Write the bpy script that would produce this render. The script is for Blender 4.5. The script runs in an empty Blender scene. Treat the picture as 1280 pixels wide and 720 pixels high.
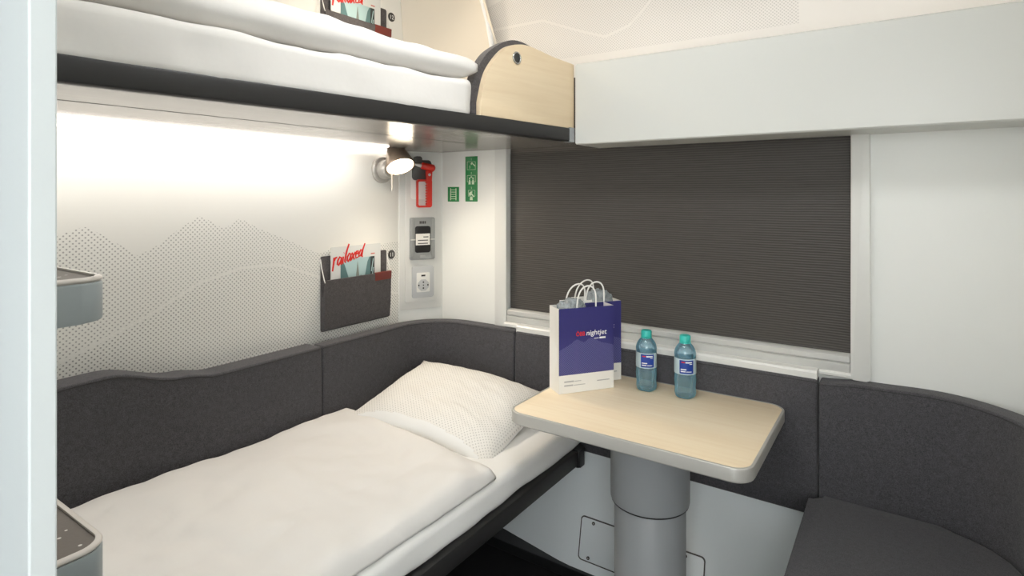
import bpy, bmesh, math, random
from mathutils import Vector, Matrix, noise
random.seed(7)
sc = bpy.context.scene
col = sc.collection
PI = math.pi

# ------------------------------------------------------------------ materials
def rgb(r, g, b):
    f = lambda c: (c/255/12.92) if c/255 <= .04045 else ((c/255+.055)/1.055)**2.4
    return (f(r), f(g), f(b), 1)

class NT:
    """small helper around a material node tree"""
    def __init__(s, name):
        s.m = bpy.data.materials.new(name); s.m.use_nodes = True
        s.t = s.m.node_tree; s.n = s.t.nodes
        s.b = s.n['Principled BSDF']; s.out = s.n['Material Output']
    def node(s, typ, **kw):
        n = s.n.new(typ)
        for k, v in kw.items(): setattr(n, k, v)
        return n
    def link(s, a, b): s.t.links.new(a, b)
    def math(s, op, a, b=None, c=None):
        n = s.node('ShaderNodeMath', operation=op)
        for i, v in enumerate((a, b, c)):
            if v is None: continue
            if isinstance(v, (int, float)): n.inputs[i].default_value = v
            else: s.link(v, n.inputs[i])
        return n.outputs[0]
    def coords(s):
        tc = s.node('ShaderNodeTexCoord'); sp = s.node('ShaderNodeSeparateXYZ')
        s.link(tc.outputs['Object'], sp.inputs[0])
        return tc.outputs['Object'], sp.outputs
    def mix(s, fac, a, b):
        n = s.node('ShaderNodeMix', data_type='RGBA')
        for sock, v in ((n.inputs[0], fac), (n.inputs[6], a), (n.inputs[7], b)):
            if isinstance(v, (int, float, tuple)): sock.default_value = v
            else: s.link(v, sock)
        return n.outputs[2]
    def noise(s, scale, detail=2, vec=None, rough=.5):
        n = s.node('ShaderNodeTexNoise'); n.inputs['Scale'].default_value = scale
        n.inputs['Detail'].default_value = detail; n.inputs['Roughness'].default_value = rough
        if vec is not None: s.link(vec, n.inputs['Vector'])
        return n.outputs['Fac']
    def bump(s, h, strength, dist=.001):
        n = s.node('ShaderNodeBump'); n.inputs['Strength'].default_value = strength
        n.inputs['Distance'].default_value = dist
        s.link(h, n.inputs['Height']); s.link(n.outputs[0], s.b.inputs['Normal'])
    def curve(s, x, pts, x0, x1, z0, z1):
        """piecewise-linear profile z(x) through pts"""
        u = s.math('DIVIDE', s.math('SUBTRACT', x, x0), x1-x0)
        n = s.node('ShaderNodeFloatCurve'); c = n.mapping.curves[0]
        P = [(min(1, max(0, (a-x0)/(x1-x0))), (b-z0)/(z1-z0)) for a, b in pts]
        while len(c.points) < len(P): c.points.new(.5, .5)
        for q, (a, b) in zip(c.points, P):
            q.location = (a, b); q.handle_type = 'VECTOR'
        n.mapping.update(); s.link(u, n.inputs['Value'])
        return s.math('ADD', s.math('MULTIPLY', n.outputs[0], z1-z0), z0)
    def dots(s, p, q, sp, r, soft=.0006):
        """staggered dot lattice, 1 inside a dot"""
        def lat(off):
            a = s.math('SUBTRACT', s.math('FRACT', s.math('ADD', s.math('DIVIDE', p, sp), 50+off)), .5)
            b = s.math('SUBTRACT', s.math('FRACT', s.math('ADD', s.math('DIVIDE', q, sp), 50+off)), .5)
            return s.math('SQRT', s.math('ADD', s.math('MULTIPLY', a, a), s.math('MULTIPLY', b, b)))
        d = s.math('MULTIPLY', s.math('MINIMUM', lat(0), lat(.5)), sp)
        return s.math('MULTIPLY_ADD', d, -1/soft, (r+soft/2)/soft)   # unclamped ramp
    def clamp(s, v):
        n = s.node('ShaderNodeClamp'); s.link(v, n.inputs[0]); return n.outputs[0]
    def setup(s, color=None, rough=.5, metal=0, spec=.5, coat=0):
        if color is not None:
            if isinstance(color, tuple): s.b.inputs['Base Color'].default_value = color
            else: s.link(color, s.b.inputs['Base Color'])
        s.b.inputs['Roughness'].default_value = rough
        s.b.inputs['Metallic'].default_value = metal
        s.b.inputs['Specular IOR Level'].default_value = spec
        s.b.inputs['Coat Weight'].default_value = coat
        return s.m

def plain(name, c, rough=.5, metal=0, spec=.5, nscale=0, nstr=.1, ndist=.001, var=0):
    t = NT(name); c = rgb(*c)
    obj_c, _ = t.coords()
    if var:
        f = t.noise(nscale or 40, 3, obj_c)
        d = tuple(x*(1-var) for x in c[:3])+(1,)
        t.setup(t.mix(f, c, d), rough, metal, spec)
    else: t.setup(c, rough, metal, spec)
    if nscale: t.bump(t.noise(nscale, 3, obj_c), nstr, ndist)
    return t.m

M = {}
M['wall'] = plain('white_laminate', (236, 237, 233), .38, nscale=6, nstr=.02, ndist=.002)
M['wall_cool'] = plain('white_cool_laminate', (198, 203, 203), .4, nscale=5, nstr=.02)
M['cream'] = plain('cream_laminate', (228, 220, 206), .35, nscale=5, nstr=.02)
M['low_wall'] = plain('light_grey_laminate', (234, 239, 240), .35, nscale=6, nstr=.02, ndist=.002)
M['fascia'] = plain('satin_white_panel', (212, 213, 209), .35, nscale=4, nstr=.02)
M['trim'] = plain('white_trim', (224, 224, 220), .35)
M['black'] = plain('black_plastic', (26, 26, 27), .42)
M['rail'] = plain('black_coated_rail', (35, 34, 34), .45, nscale=300, nstr=.04, ndist=.0005)
M['steel'] = plain('brushed_aluminium', (206, 206, 203), .42, .25)
M['grey_paint'] = plain('grey_coated_metal', (150, 153, 155), .45, nscale=200, nstr=.03, ndist=.0005)
M['step_grey'] = plain('step_grey_shell', (156, 164, 166), .42)
M['rim'] = plain('pale_rim', (205, 198, 190), .35)
M['edge'] = plain('table_edge_aluminium', (186, 184, 178), .4, .25)
M['sheet'] = plain('white_cotton', (226, 223, 219), .85, spec=.15, nscale=14, nstr=.25, ndist=.006)
M['sheet2'] = plain('white_cotton_plain', (236, 235, 232), .85, spec=.15, nscale=30, nstr=.15, ndist=.003)
M['paper'] = plain('white_paper', (232, 230, 224), .6, nscale=30, nstr=.1, ndist=.002)
M['cord'] = plain('twisted_paper_cord', (236, 234, 230), .7)
M['red'] = plain('red_plastic', (206, 44, 30), .35)
M['redprint'] = plain('red_print', (214, 40, 32), .5)
M['whiteprint'] = plain('white_print', (240, 240, 240), .5)
M['greyprint'] = plain('grey_print', (176, 176, 174), .6)
M['darkgrey'] = plain('dark_grey_plastic', (78, 76, 74), .4)
M['device'] = plain('grey_device_plastic', (150, 153, 152), .4)
M['socket'] = plain('pale_grey_plastic', (186, 189, 191), .35)
M['green'] = plain('green_sign', (40, 132, 74), .25)
M['mint'] = plain('photoluminescent_print', (205, 226, 196), .3)
M['leather'] = plain('red_brown_leather', (112, 44, 36), .5, nscale=200, nstr=.2, ndist=.0006)
M['bronze'] = plain('lamp_shade_metal', (150, 134, 118), .35, .4)
M['lampwhite'] = plain('lamp_satin_nickel', (184, 181, 176), .35, .3)
M['badge'] = plain('badge_grey', (62, 60, 58), .4)
M['screw'] = plain('dark_screw', (60, 58, 54), .35, .8)
M['bluelabel'] = plain('blue_label_print', (28, 62, 150), .4)
M['teal'] = plain('turquoise_cap', (60, 190, 180), .35)
M['carpet'] = plain('dark_carpet', (44, 43, 44), .95, spec=.1, nscale=260, nstr=.8, ndist=.003, var=.5)
M['mag_sky'] = plain('cover_sky', (178, 206, 208), .3)
M['mag_mid'] = plain('cover_teal', (96, 130, 132), .3)
M['mag_dark'] = plain('cover_dark', (48, 58, 58), .3)
M['mag_spire'] = plain('cover_spire', (132, 140, 134), .3)
M['ring'] = plain('chrome_ring', (190, 190, 188), .15, 1)
M['dark_hole'] = plain('dark_lens', (40, 44, 42), .2)

def felt(name, c):
    t = NT(name); oc, _ = t.coords()
    f = t.noise(420, 2, oc, .7); g = t.noise(90, 3, oc, .6)
    k = t.math('ADD', t.math('MULTIPLY', f, .75), t.math('MULTIPLY', g, .25))
    n = t.node('ShaderNodeMapRange'); n.inputs[1].default_value = .3; n.inputs[2].default_value = .7
    t.link(k, n.inputs[0])
    a = rgb(*[x*.72 for x in c]); b = rgb(*[min(255, x*1.28) for x in c])
    t.setup(t.mix(n.outputs[0], a, b), .95, 0, .12)
    t.b.inputs['Sheen Weight'].default_value = .15
    t.bump(f, .35, .002)
    return t.m
M['felt'] = felt('charcoal_felt', (77, 76, 79))
M['felt_pocket'] = felt('charcoal_pocket_felt', (80, 77, 78))

def wood(name, c1, c2, axis):
    t = NT(name); oc, _ = t.coords()
    mp = t.node('ShaderNodeMapping'); t.link(oc, mp.inputs[0])
    mp.inputs['Scale'].default_value = tuple(3 if i == axis else 70 for i in range(3))
    f = t.noise(1, 4, mp.outputs[0], .6)
    mp2 = t.node('ShaderNodeMapping'); t.link(oc, mp2.inputs[0])
    mp2.inputs['Scale'].default_value = tuple(1.2 if i == axis else 9 for i in range(3))
    g = t.noise(1, 3, mp2.outputs[0], .6)
    k = t.math('ADD', t.math('MULTIPLY', f, .55), t.math('MULTIPLY', g, .45))
    n = t.node('ShaderNodeMapRange'); n.inputs[1].default_value = .3; n.inputs[2].default_value = .7
    t.link(k, n.inputs[0])
    t.setup(t.mix(n.outputs[0], rgb(*c1), rgb(*c2)), .4)
    return t.m
M['wood'] = wood('pale_maple_top', (247, 231, 203), (236, 215, 182), 0)
M['wood_guard'] = wood('pale_maple_guard', (226, 205, 170), (208, 184, 146), 1)

def wall_dots():
    t = NT('white_wall_with_dotted_mountains'); oc, (x, y, z) = t.coords()
    prof = [(.15, 1.17), (.3, 1.23), (.42, 1.19), (.553, 1.246), (.583, 1.258), (.609, 1.267), (.639, 1.25), (.692, 1.213), (.735, 1.18), (.793, 1.209),
            (.848, 1.252), (.905, 1.285), (.942, 1.266), (.979, 1.242), (1.032, 1.274), (1.101, 1.236), (1.205, 1.193), (1.285, 1.155),
            (1.336, 1.135), (1.407, 1.154), (1.6, 1.146), (1.75, 1.155)]
    h = t.curve(y, prof, 0, 2, .5, 1.5)
    ridge = [(.15, .84), (.4, .88), (.553, .926), (.636, .958), (.761, 1.009), (.905, 1.084), (1.032, 1.114), (1.174, 1.112), (1.319, 1.056), (1.42, 1.01), (1.75, .93)]
    rr = t.curve(y, ridge, 0, 2, .5, 1.5)
    below = t.math('LESS_THAN', z, h)
    off = t.math('GREATER_THAN', t.math('ABSOLUTE', t.math('SUBTRACT', z, rr)), .0045)
    near = t.math('LESS_THAN', z, rr)
    d = t.clamp(t.dots(y, z, .0136, .0021, .0012))
    mask = t.math('MULTIPLY', t.math('MULTIPLY', d, below), off)
    mask = t.math('MULTIPLY', mask, t.math('MULTIPLY_ADD', near, .12, .62))
    t.setup(t.mix(mask, rgb(236, 235, 230), rgb(98, 98, 98)), .38)
    return t.m
M['wall_dots'] = wall_dots()

def cove_dots():
    t = NT('white_ceiling_with_dotted_mountains'); oc, (x, y, z) = t.coords()
    prof = [(-1.4, .75), (-1.25, .78), (-1.05, .95), (-.8, 1.2), (.4, 1.3)]
    lo = [(-1.4, .6), (-1.1, .56), (-.85, .51), (-.6, .5), (.4, .5)]
    h = t.curve(x, [(a, b+1.35) for a, b in prof], -1.5, .5, 1, 3)
    r1 = t.curve(x, [(-1.4, 2.02), (-1.15, 2.02), (-1.0, 1.96), (-.9, 1.925), (-.8, 1.95), (-.62, 2.1), (-.45, 2.18), (-.2, 2.16), (.4, 2.3)], -1.5, .5, 1, 3)
    below = t.math('LESS_THAN', z, h)
    above = t.math('GREATER_THAN', z, 1.87)
    right = t.math('LESS_THAN', x, -.262)
    off = t.math('GREATER_THAN', t.math('ABSOLUTE', t.math('SUBTRACT', z, r1)), .0045)
    d = t.clamp(t.dots(x, t.math('MULTIPLY', z, 1.1), .0108, .0023, .0016))
    mask = t.math('MULTIPLY', t.math('MULTIPLY', d, below), t.math('MULTIPLY', off, t.math('MULTIPLY', above, right)))
    mask = t.math('MULTIPLY', mask, .38)
    t.setup(t.mix(mask, rgb(228, 224, 219), rgb(128, 124, 122)), .45)
    return t.m
M['cove'] = cove_dots()

def pillow_mat():
    t = NT('white_cotton_with_fine_dots'); oc, (x, y, z) = t.coords()
    d = t.clamp(t.dots(x, y, .0122, .0014, .0012))
    m = t.math('MULTIPLY', d, .62)
    t.setup(t.mix(m, rgb(232, 229, 223), rgb(120, 114, 112)), .85, 0, .15)
    t.bump(t.noise(16, 3, oc), .25, .006)
    return t.m
M['pillow'] = pillow_mat()

def blind_mat():
    t = NT('dark_grey_pleated_blind'); oc, (x, y, z) = t.coords()
    w = t.noise(5, 2, oc)
    zz = t.math('ADD', z, t.math('MULTIPLY', w, .006))
    mp = t.node('ShaderNodeMapping'); t.link(oc, mp.inputs[0]); mp.inputs['Scale'].default_value = (14, 14, 260)
    f = t.noise(1, 3, mp.outputs[0], .6)
    s = t.math('SINE', t.math('MULTIPLY', zz, 2*PI/.0075))
    k = t.math('ADD', t.math('MULTIPLY', s, .5), t.math('MULTIPLY', f, .9))
    n = t.node('ShaderNodeMapRange'); n.inputs[1].default_value = -.1; n.inputs[2].default_value = 1.0
    t.link(k, n.inputs[0])
    t.setup(t.mix(n.outputs[0], rgb(62, 59, 56), rgb(84, 80, 76)), .5, 0, .35)
    t.bump(k, .5, .0012)
    return t.m
M['blind'] = blind_mat()

def under_mat():
    t = NT('brushed_metal_underside'); oc, (x, y, z) = t.coords()
    mp = t.node('ShaderNodeMapping'); t.link(oc, mp.inputs[0]); mp.inputs['Scale'].default_value = (240, 3, 3)
    f = t.noise(1, 3, mp.outputs[0], .6)
    t.setup(t.mix(f, rgb(150, 145, 139), rgb(130, 126, 121)), .22, .0, .45)
    t.bump(f, .06, .0006)
    return t.m
M['under'] = under_mat()

def bag_mat(w, h):
    """white paper; the front face carries a blue print with a dotted mountain and leaves a white foot band"""
    t = NT('printed_bag_paper'); oc, (x, y, z) = t.coords()
    front = t.math('LESS_THAN', y, .0009)
    blue = t.math('MULTIPLY', front, t.math('GREATER_THAN', z, h*.215))
    prof = [(-.1, .50), (-.06, .57), (-.035, .63), (-.01, .585), (.015, .64), (.05, .57), (.1, .52)]
    hh = t.curve(x, [(a, b*h) for a, b in prof], -.1, .1, 0, .3)
    mtn = t.math('MULTIPLY', t.math('LESS_THAN', z, hh), t.clamp(t.dots(x, z, .0058, .0013, .001)))
    b = t.mix(t.math('MULTIPLY', mtn, .5), rgb(48, 46, 112), rgb(150, 152, 196))
    t.setup(t.mix(blue, rgb(232, 230, 224), b), .5)
    t.bump(t.noise(22, 3, oc), .12, .003)
    return t.m

def emit(name, c, strength, rough=.5):
    t = NT(name); t.setup(rgb(*c), rough)
    t.b.inputs['Emission Color'].default_value = rgb(*c)
    t.b.inputs['Emission Strength'].default_value = strength
    return t.m
M['led'] = emit('led_diffuser', (255, 246, 236), 2.5)
M['bulb'] = emit('reading_light_diffuser', (255, 236, 206), 12)
M['fill_pane'] = emit('glowing_fill_pane', (248, 250, 250), 1.0, .1)  # glow for the added fill pane in the corridor
M['ceil_lamp'] = emit('ceiling_lamp_diffuser', (255, 250, 244), 3)

def clear(name, c, ior, rough=0.0):
    t = NT(name); t.setup(rgb(*c), rough)
    t.b.inputs['Transmission Weight'].default_value = 1; t.b.inputs['IOR'].default_value = ior
    return t.m
def thin_clear(name, tint, white, wfac, rough=.05):
    t = NT(name)
    tr = t.node('ShaderNodeBsdfTransparent'); tr.inputs[0].default_value = rgb(*tint)
    df = t.node('ShaderNodeBsdfTranslucent'); df.inputs[0].default_value = rgb(*white)
    d2 = t.node('ShaderNodeBsdfDiffuse'); d2.inputs[0].default_value = rgb(*white)
    gl = t.node('ShaderNodeBsdfGlossy'); gl.inputs['Roughness'].default_value = rough
    lw = t.node('ShaderNodeLayerWeight'); lw.inputs[0].default_value = .35
    a = t.node('ShaderNodeMixShader'); a.inputs[0].default_value = .5; t.link(df.outputs[0], a.inputs[1]); t.link(d2.outputs[0], a.inputs[2])
    b = t.node('ShaderNodeMixShader'); t.link(t.math('MULTIPLY_ADD', lw.outputs['Facing'], wfac*1.4, wfac*.35), b.inputs[0]); t.link(tr.outputs[0], b.inputs[1]); t.link(a.outputs[0], b.inputs[2])
    c = t.node('ShaderNodeMixShader'); t.link(t.math('MULTIPLY_ADD', lw.outputs['Fresnel'], .5, .03), c.inputs[0]); t.link(b.outputs[0], c.inputs[1]); t.link(gl.outputs[0], c.inputs[2])
    t.link(c.outputs[0], t.out.inputs[0]); t.n.remove(t.b)
    return t.m
M['pet'] = thin_clear('pale_blue_pet', (232, 246, 252), (165, 226, 250), .45)
M['water'] = thin_clear('clear_water', (250, 252, 253), (200, 232, 244), .03, .02)
M['glass'] = clear('window_glass', (240, 246, 246), 1.45)
def film():
    t = NT('crinkled_clear_film'); oc, _ = t.coords()
    t.setup(t.mix(t.noise(60, 3, oc), rgb(128, 138, 142), rgb(232, 238, 240)), .12)
    t.b.inputs['Transmission Weight'].default_value = .4
    t.bump(t.noise(75, 3, oc), 1, .012)
    return t.m
M['film'] = film()

# ------------------------------------------------------------------ builders
def link(name, me, mat, parent=None):
    o = bpy.data.objects.new(name, me); col.objects.link(o)
    for m in (mat if isinstance(mat, (list, tuple)) else [mat]): me.materials.append(m)
    if parent: o.parent = parent
    return o
def fin(name, bm, mat, parent=None, smooth=None, loc=None):
    bmesh.ops.recalc_face_normals(bm, faces=bm.faces)
    me = bpy.data.meshes.new(name); bm.to_mesh(me); bm.free()
    o = link(name, me, mat, parent)
    if smooth is not None:
        for p in me.polygons: p.use_smooth = True
        if smooth < 180: me.set_sharp_from_angle(angle=math.radians(smooth))
    if loc: o.location = loc
    return o
def tag(o, label, cat, group=None):
    o['label'] = label; o['category'] = cat
    if group: o['group'] = group
    return o
def struct(o, label=None):
    o['kind'] = 'structure'
    return o
def thing(name, label, cat, loc=(0, 0, 0), rot=(0, 0, 0), group=None):
    o = bpy.data.objects.new(name, None); col.objects.link(o)
    o.empty_display_size = .05; o.location = loc; o.rotation_euler = rot
    return tag(o, label, cat, group)

def box(bm, x0, x1, y0, y1, z0, z1, bev=0, seg=2):
    r = bmesh.ops.create_cube(bm, size=1)
    vs = r['verts']
    for v in vs:
        v.co = Vector(((x0+x1)/2+v.co.x*(x1-x0), (y0+y1)/2+v.co.y*(y1-y0), (z0+z1)/2+v.co.z*(z1-z0)))
    if bev:
        es = list({e for v in vs for e in v.link_edges})
        bmesh.ops.bevel(bm, geom=es, offset=bev, segments=seg, profile=.5, affect='EDGES')
    return bm
def B(*a, **k): return box(bmesh.new(), *a, **k)

def prism(bm, pts, axis, a0, a1, bev=0, seg=2):
    """polygon pts in the two other axes, extruded along axis from a0 to a1"""
    def P(p, a): return {0: (a, p[0], p[1]), 1: (p[0], a, p[1]), 2: (p[0], p[1], a)}[axis]
    n0 = len(bm.verts)
    v0 = [bm.verts.new(P(p, a0)) for p in pts]; v1 = [bm.verts.new(P(p, a1)) for p in pts]
    fs = [bm.faces.new(v0), bm.faces.new(v1)]
    n = len(pts)
    for i in range(n): bm.faces.new((v0[i], v0[(i+1) % n], v1[(i+1) % n], v1[i]))
    if bev:
        es = list({e for f in fs for e in f.edges})
        bmesh.ops.bevel(bm, geom=es, offset=bev, segments=seg, profile=.5, affect='EDGES')
    return bm
def rrect(x0, x1, y0, y1, r, n=6):
    """rounded rectangle outline; r one radius or four (x0y0, x1y0, x1y1, x0y1)"""
    R = r if isinstance(r, (list, tuple)) else (r,)*4
    out = []
    for (cx, cy, sx, sy, a), q in zip(((x0, y0, 1, 1, PI), (x1, y0, -1, 1, 1.5*PI), (x1, y1, -1, -1, 0), (x0, y1, 1, -1, .5*PI)), R):
        if q <= 0: out.append((cx, cy)); continue
        for i in range(n+1):
            t = a+i/n*PI/2
            out.append((cx+sx*q+q*math.cos(t), cy+sy*q+q*math.sin(t)))
    return out
def lathe(bm, prof, n=32, cx=0, cy=0, cap=True):
    rings = []
    for r, z in prof:
        rings.append([bm.verts.new((cx+r*math.cos(2*PI*i/n), cy+r*math.sin(2*PI*i/n), z)) for i in range(n)])
    for a, b in zip(rings, rings[1:]):
        for i in range(n): bm.faces.new((a[i], a[(i+1) % n], b[(i+1) % n], b[i]))
    if cap: bm.faces.new(rings[0]); bm.faces.new(rings[-1])
    return bm
def tube(bm, pts, r, n=8, closed=False):
    pts = [Vector(p) for p in pts]; rings = []
    N = len(pts); up = None
    for i, p in enumerate(pts):
        a = pts[i-1] if (i > 0 or closed) else p
        b = pts[(i+1) % N] if (i < N-1 or closed) else p
        d = (b-a).normalized()
        if up is None: up = d.orthogonal().normalized()
        up = (up-d*up.dot(d)); up = up.normalized() if up.length > 1e-6 else d.orthogonal().normalized()
        s = d.cross(up)
        rr = r[i] if isinstance(r, (list, tuple)) else r
        rings.append([bm.verts.new(p+up*rr*math.cos(2*PI*k/n)+s*rr*math.sin(2*PI*k/n)) for k in range(n)])
    for i in range(N if closed else N-1):
        a, b = rings[i], rings[(i+1) % N]
        for k in range(n): bm.faces.new((a[k], a[(k+1) % n], b[(k+1) % n], b[k]))
    if not closed: bm.faces.new(rings[0]); bm.faces.new(rings[-1])
    return bm
def disc(bm, c, r, depth, n=24):
    """short round plug with its axis along y, front at c.y"""
    x, y, z = c
    prism(bm, [(x+r*math.cos(2*PI*i/n), z+r*math.sin(2*PI*i/n)) for i in range(n)], 1, y, y+depth)
    return bm
def text(name, s, size, mat, parent, loc, shear=0, bold=0, align='LEFT', sx=1, depth=.0002, fit=None):
    cu = bpy.data.curves.new(name, 'FONT'); cu.body = s; cu.size = size; cu.shear = shear
    cu.offset = bold; cu.extrude = depth; cu.align_x = align; cu.resolution_u = 3
    tmp = bpy.data.objects.new('tmp', cu); col.objects.link(tmp)
    me = bpy.data.meshes.new_from_object(tmp.evaluated_get(bpy.context.evaluated_depsgraph_get()))
    bpy.data.objects.remove(tmp); bpy.data.curves.remove(cu)
    me.name = name
    if fit: sx = fit/(max(v.co.x for v in me.vertices)-min(v.co.x for v in me.vertices))
    me.transform(Matrix.Translation(loc) @ Matrix.Rotation(PI/2, 4, 'X') @ Matrix.Diagonal((sx, 1, 1, 1)))
    me.materials.clear()
    return link(name, me, mat, parent)
def fbm(x, y, z=0, s=1, o=3):
    return noise.fractal(Vector((x*s, y*s, z*s)), 1.0, 2.0, o)

# ------------------------------------------------------------------ room constants (metres, camera stands at x=0,y=0)
XL, XR, YW = -1.75, .31, 1.90
CH1, CH2 = (-1.75, 1.728), (-1.657, 1.90)          # corner panel between left wall and window wall
CEIL = 2.36

# ------------------------------------------------------------------ setting
struct(fin('floor', B(-1.9, 2.4, -1.0, 2.1, -.05, 0), M['carpet']))
struct(fin('ceiling', B(-1.9, 2.4, -1.0, 1.55, CEIL, CEIL+.05), M['wall']))
struct(fin('wall_left', B(-1.82, XL, .158, 1.95, 0, CEIL), M['wall_dots']))
struct(fin('wall_right', B(XR, XR+.06, .158, 1.95, 0, CEIL), M['wall']))
WX0, WX1, WZ0, WZ1 = -1.316, -.12, .838, 1.80      # window opening
bm = bmesh.new()
box(bm, CH2[0]-.03, WX0, YW, YW+.08, .40, 1.80)
box(bm, WX1, XR+.03, YW, YW+.08, .40, 1.80)
box(bm, WX0, WX1, YW, YW+.08, .40, WZ0)
struct(fin('wall_far', bm, M['wall']))
# sloping lower apron under the back cushions with a soft crease left of the table leg
bm = bmesh.new()
nx = 40
rows = []
for (y, z) in ((1.888, .47), (1.80, .03)):
    rows.append([bm.verts.new((XL+(XR-XL)*i/nx, y + (.18*max(0, (-1.0-(XL+(XR-XL)*i/nx)))), z)) for i in range(nx+1)])
back = [[bm.verts.new((v.co.x, 2.02, v.co.z)) for v in r] for r in rows]
for i in range(nx):
    bm.faces.new((rows[0][i], rows[0][i+1], rows[1][i+1], rows[1][i]))
    bm.faces.new((back[0][i], back[0][i+1], rows[0][i+1], rows[0][i]))
    bm.faces.new((rows[1][i], rows[1][i+1], back[1][i+1], back[1][i]))
    bm.faces.new((back[0][i], back[0][i+1], back[1][i+1], back[1][i]))
for i in (0, nx): bm.faces.new((rows[0][i], rows[1][i], back[1][i], back[0][i]))
struct(fin('wall_far_apron', bm, M['low_wall'], smooth=30))
struct(fin('baseboard_far', B(XL, XR, 1.785, 1.90, 0, .036, bev=.003), M['black']))
# corner panel (lower, between left wall and window wall) - a full height strip set diagonally
bm = prism(bmesh.new(), [CH1, CH2, (CH2[0]-.02, CH2[1]+.05), (CH1[0]-.05, CH1[1]+.02)], 2, .40, 1.56)
struct(fin('wall_corner', bm, M['wall']))
# upper corner panel, a cream quarter column above the upper berth
pts = []
for i in range(13):
    t = i/12
    pts.append((XL+.002+(.39)*t**1.15, 1.765+.155*(1-(1-t)**1.8)))
bm = bmesh.new()
rows = []
for z in (1.56, 1.75, 1.95, 2.1, 2.25, CEIL):
    k = max(0, z-1.9)
    rows.append([bm.verts.new((x, y - k*.42*(i/12)**1.5 - k*.10, z)) for i, (x, y) in enumerate(pts)])
for a, b in zip(rows, rows[1:]):
    for i in range(12): bm.faces.new((a[i], a[i+1], b[i+1], b[i]))
r = bmesh.ops.extrude_face_region(bm, geom=bm.faces[:])
for v in r['geom']:
    if isinstance(v, bmesh.types.BMVert): v.co += Vector((-.03, .05, 0))
struct(fin('wall_corner_upper', bm, M['cream'], smooth=40))
# sloping dotted wall above the fascia, curving into the ceiling
prof = [(1.945, 1.56), (1.945, 1.80), (1.93, 1.92), (1.90, 2.03), (1.855, 2.13), (1.79, 2.22), (1.70, 2.295), (1.58, 2.345), (1.50, CEIL)]
bm = bmesh.new(); rows = []
for (y, z) in prof:
    rows.append([bm.verts.new((x, y, z)) for x in (-1.40, -1.0, -.262, XR)])
for a, b in zip(rows, rows[1:]):
    for i in range(3): bm.faces.new((a[i], a[i+1], b[i+1], b[i]))
r = bmesh.ops.extrude_face_region(bm, geom=bm.faces[:])
for v in r['geom']:
    if isinstance(v, bmesh.types.BMVert): v.co += Vector((0, .04, .03))
struct(fin('ceiling_cove', bm, M['cove'], smooth=50))
# thin white corner bead and the seam in the cove
bm = bmesh.new()
bead = [(1.915, 1.72), (1.912, 1.85), (1.895, 1.95), (1.865, 2.05), (1.825, 2.13), (1.76, 2.215), (1.68, 2.285)]
tube(bm, [(-1.378, y-.012, z) for y, z in bead], .011, 10)
struct(fin('trim_3', bm, M['whiteprint'], smooth=180))
# near partition wall with the door opening
struct(fin('wall_near', B(-1.82, -.50, .1413, .158, 0, CEIL, bev=.0015), M['wall_cool']))
bm = B(.30, 2.4, .1413, .158, 0, CEIL)
box(bm, -.50, .30, .1413, .158, 2.12, CEIL)
struct(fin('wall_near_right', bm, M['wall_cool']))
# corridor behind the camera
struct(fin('wall_corridor', B(-1.9, 2.4, -1.05, -1.0, 0, CEIL), M['wall_cool']))
bm = B(-1.95, -1.9, -1.0, .1413, 0, CEIL); box(bm, 2.4, 2.45, -1.0, .1413, 0, CEIL)
struct(fin('wall_corridor_ends', bm, M['wall_cool']))

# window: frame trims, pane behind the blind
win = struct(fin('window_1', B(WX0, WX1, 1.955, 1.961, WZ0, WZ1), M['glass']))
bm = prism(bmesh.new(), rrect(-1.367, -1.312, .80, 1.80, .004), 1, 1.888, 1.93, bev=.003)
fin('window_frame', bm, M['trim'], win, smooth=35)
bm = prism(bmesh.new(), rrect(-.1235, -.076, .827, 1.80, (.006, .009, 0, 0)), 1, 1.882, 1.93, bev=.003)
fin('window_frame', bm, M['trim'], win, smooth=35)
# fixed two step aluminium rail under the blind
bm = prism(bmesh.new(), [(1.97, .838), (1.892, .838), (1.890, .842), (1.890, .864), (1.894, .867), (1.97, .867)], 0, -1.31, -.1255)
fin('window_rail', bm, M['steel'], win, smooth=35)
sill = bmesh.new()
prism(sill, [(1.92, .812), (1.858, .812), (1.853, .818), (1.853, .837), (1.858, .843), (1.92, .8445)], 0, -1.24, -.205)
prism(sill, [(1.92, .824), (1.878, .824), (1.874, .828), (1.874, .838), (1.878, .842), (1.92, .8435)], 0, -1.313, -1.242)
prism(sill, [(1.92, .8285), (1.884, .8285), (1.880, .8315), (1.880, .838), (1.884, .842), (1.92, .8435)], 0, -.203, -.1225)
struct(fin('trim_1', sill, M['trim'], smooth=35))

# roller blind
blind = thing('window_blind', 'dark grey finely ribbed blind pulled down over the window', 'blind', (-.716, 1.915, .867))
bm = bmesh.new(); n = 40
bm = prism(bm, [(-.592, 0.0), (.592, 0.0), (.592, .92), (-.592, .92)], 1, 0, .012)
bm.verts.ensure_lookup_table()
fin('blind_fabric', bm, M['blind'], blind)
bm = prism(bmesh.new(), [(-.022, .001), (-.022, .003), (-.026, .006), (-.026, .020), (-.022, .024), (-.012, .027), (-.002, .027), (-.002, .001)], 0, -.5905, .5905)
fin('bottom_bar', bm, M['steel'], blind, smooth=35)

# overhead fascia box over the window
fas = thing('overhead_fascia', 'long white boxed panel running above the window blind', 'panel', (-.3, 1.726, 1.518))
bm = prism(bmesh.new(), [(0, .004), (0, .268), (.006, .272), (.18, .272), (.18, 0), (.004, 0)], 0, -.617, .605)
bmesh.ops.bevel(bm, geom=[e for e in bm.edges if all(v.co.x < -.61 for v in e.verts)], offset=.004, segments=2, affect='EDGES')
fin('fascia_panel', bm, M['fascia'], fas, smooth=35)

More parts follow.
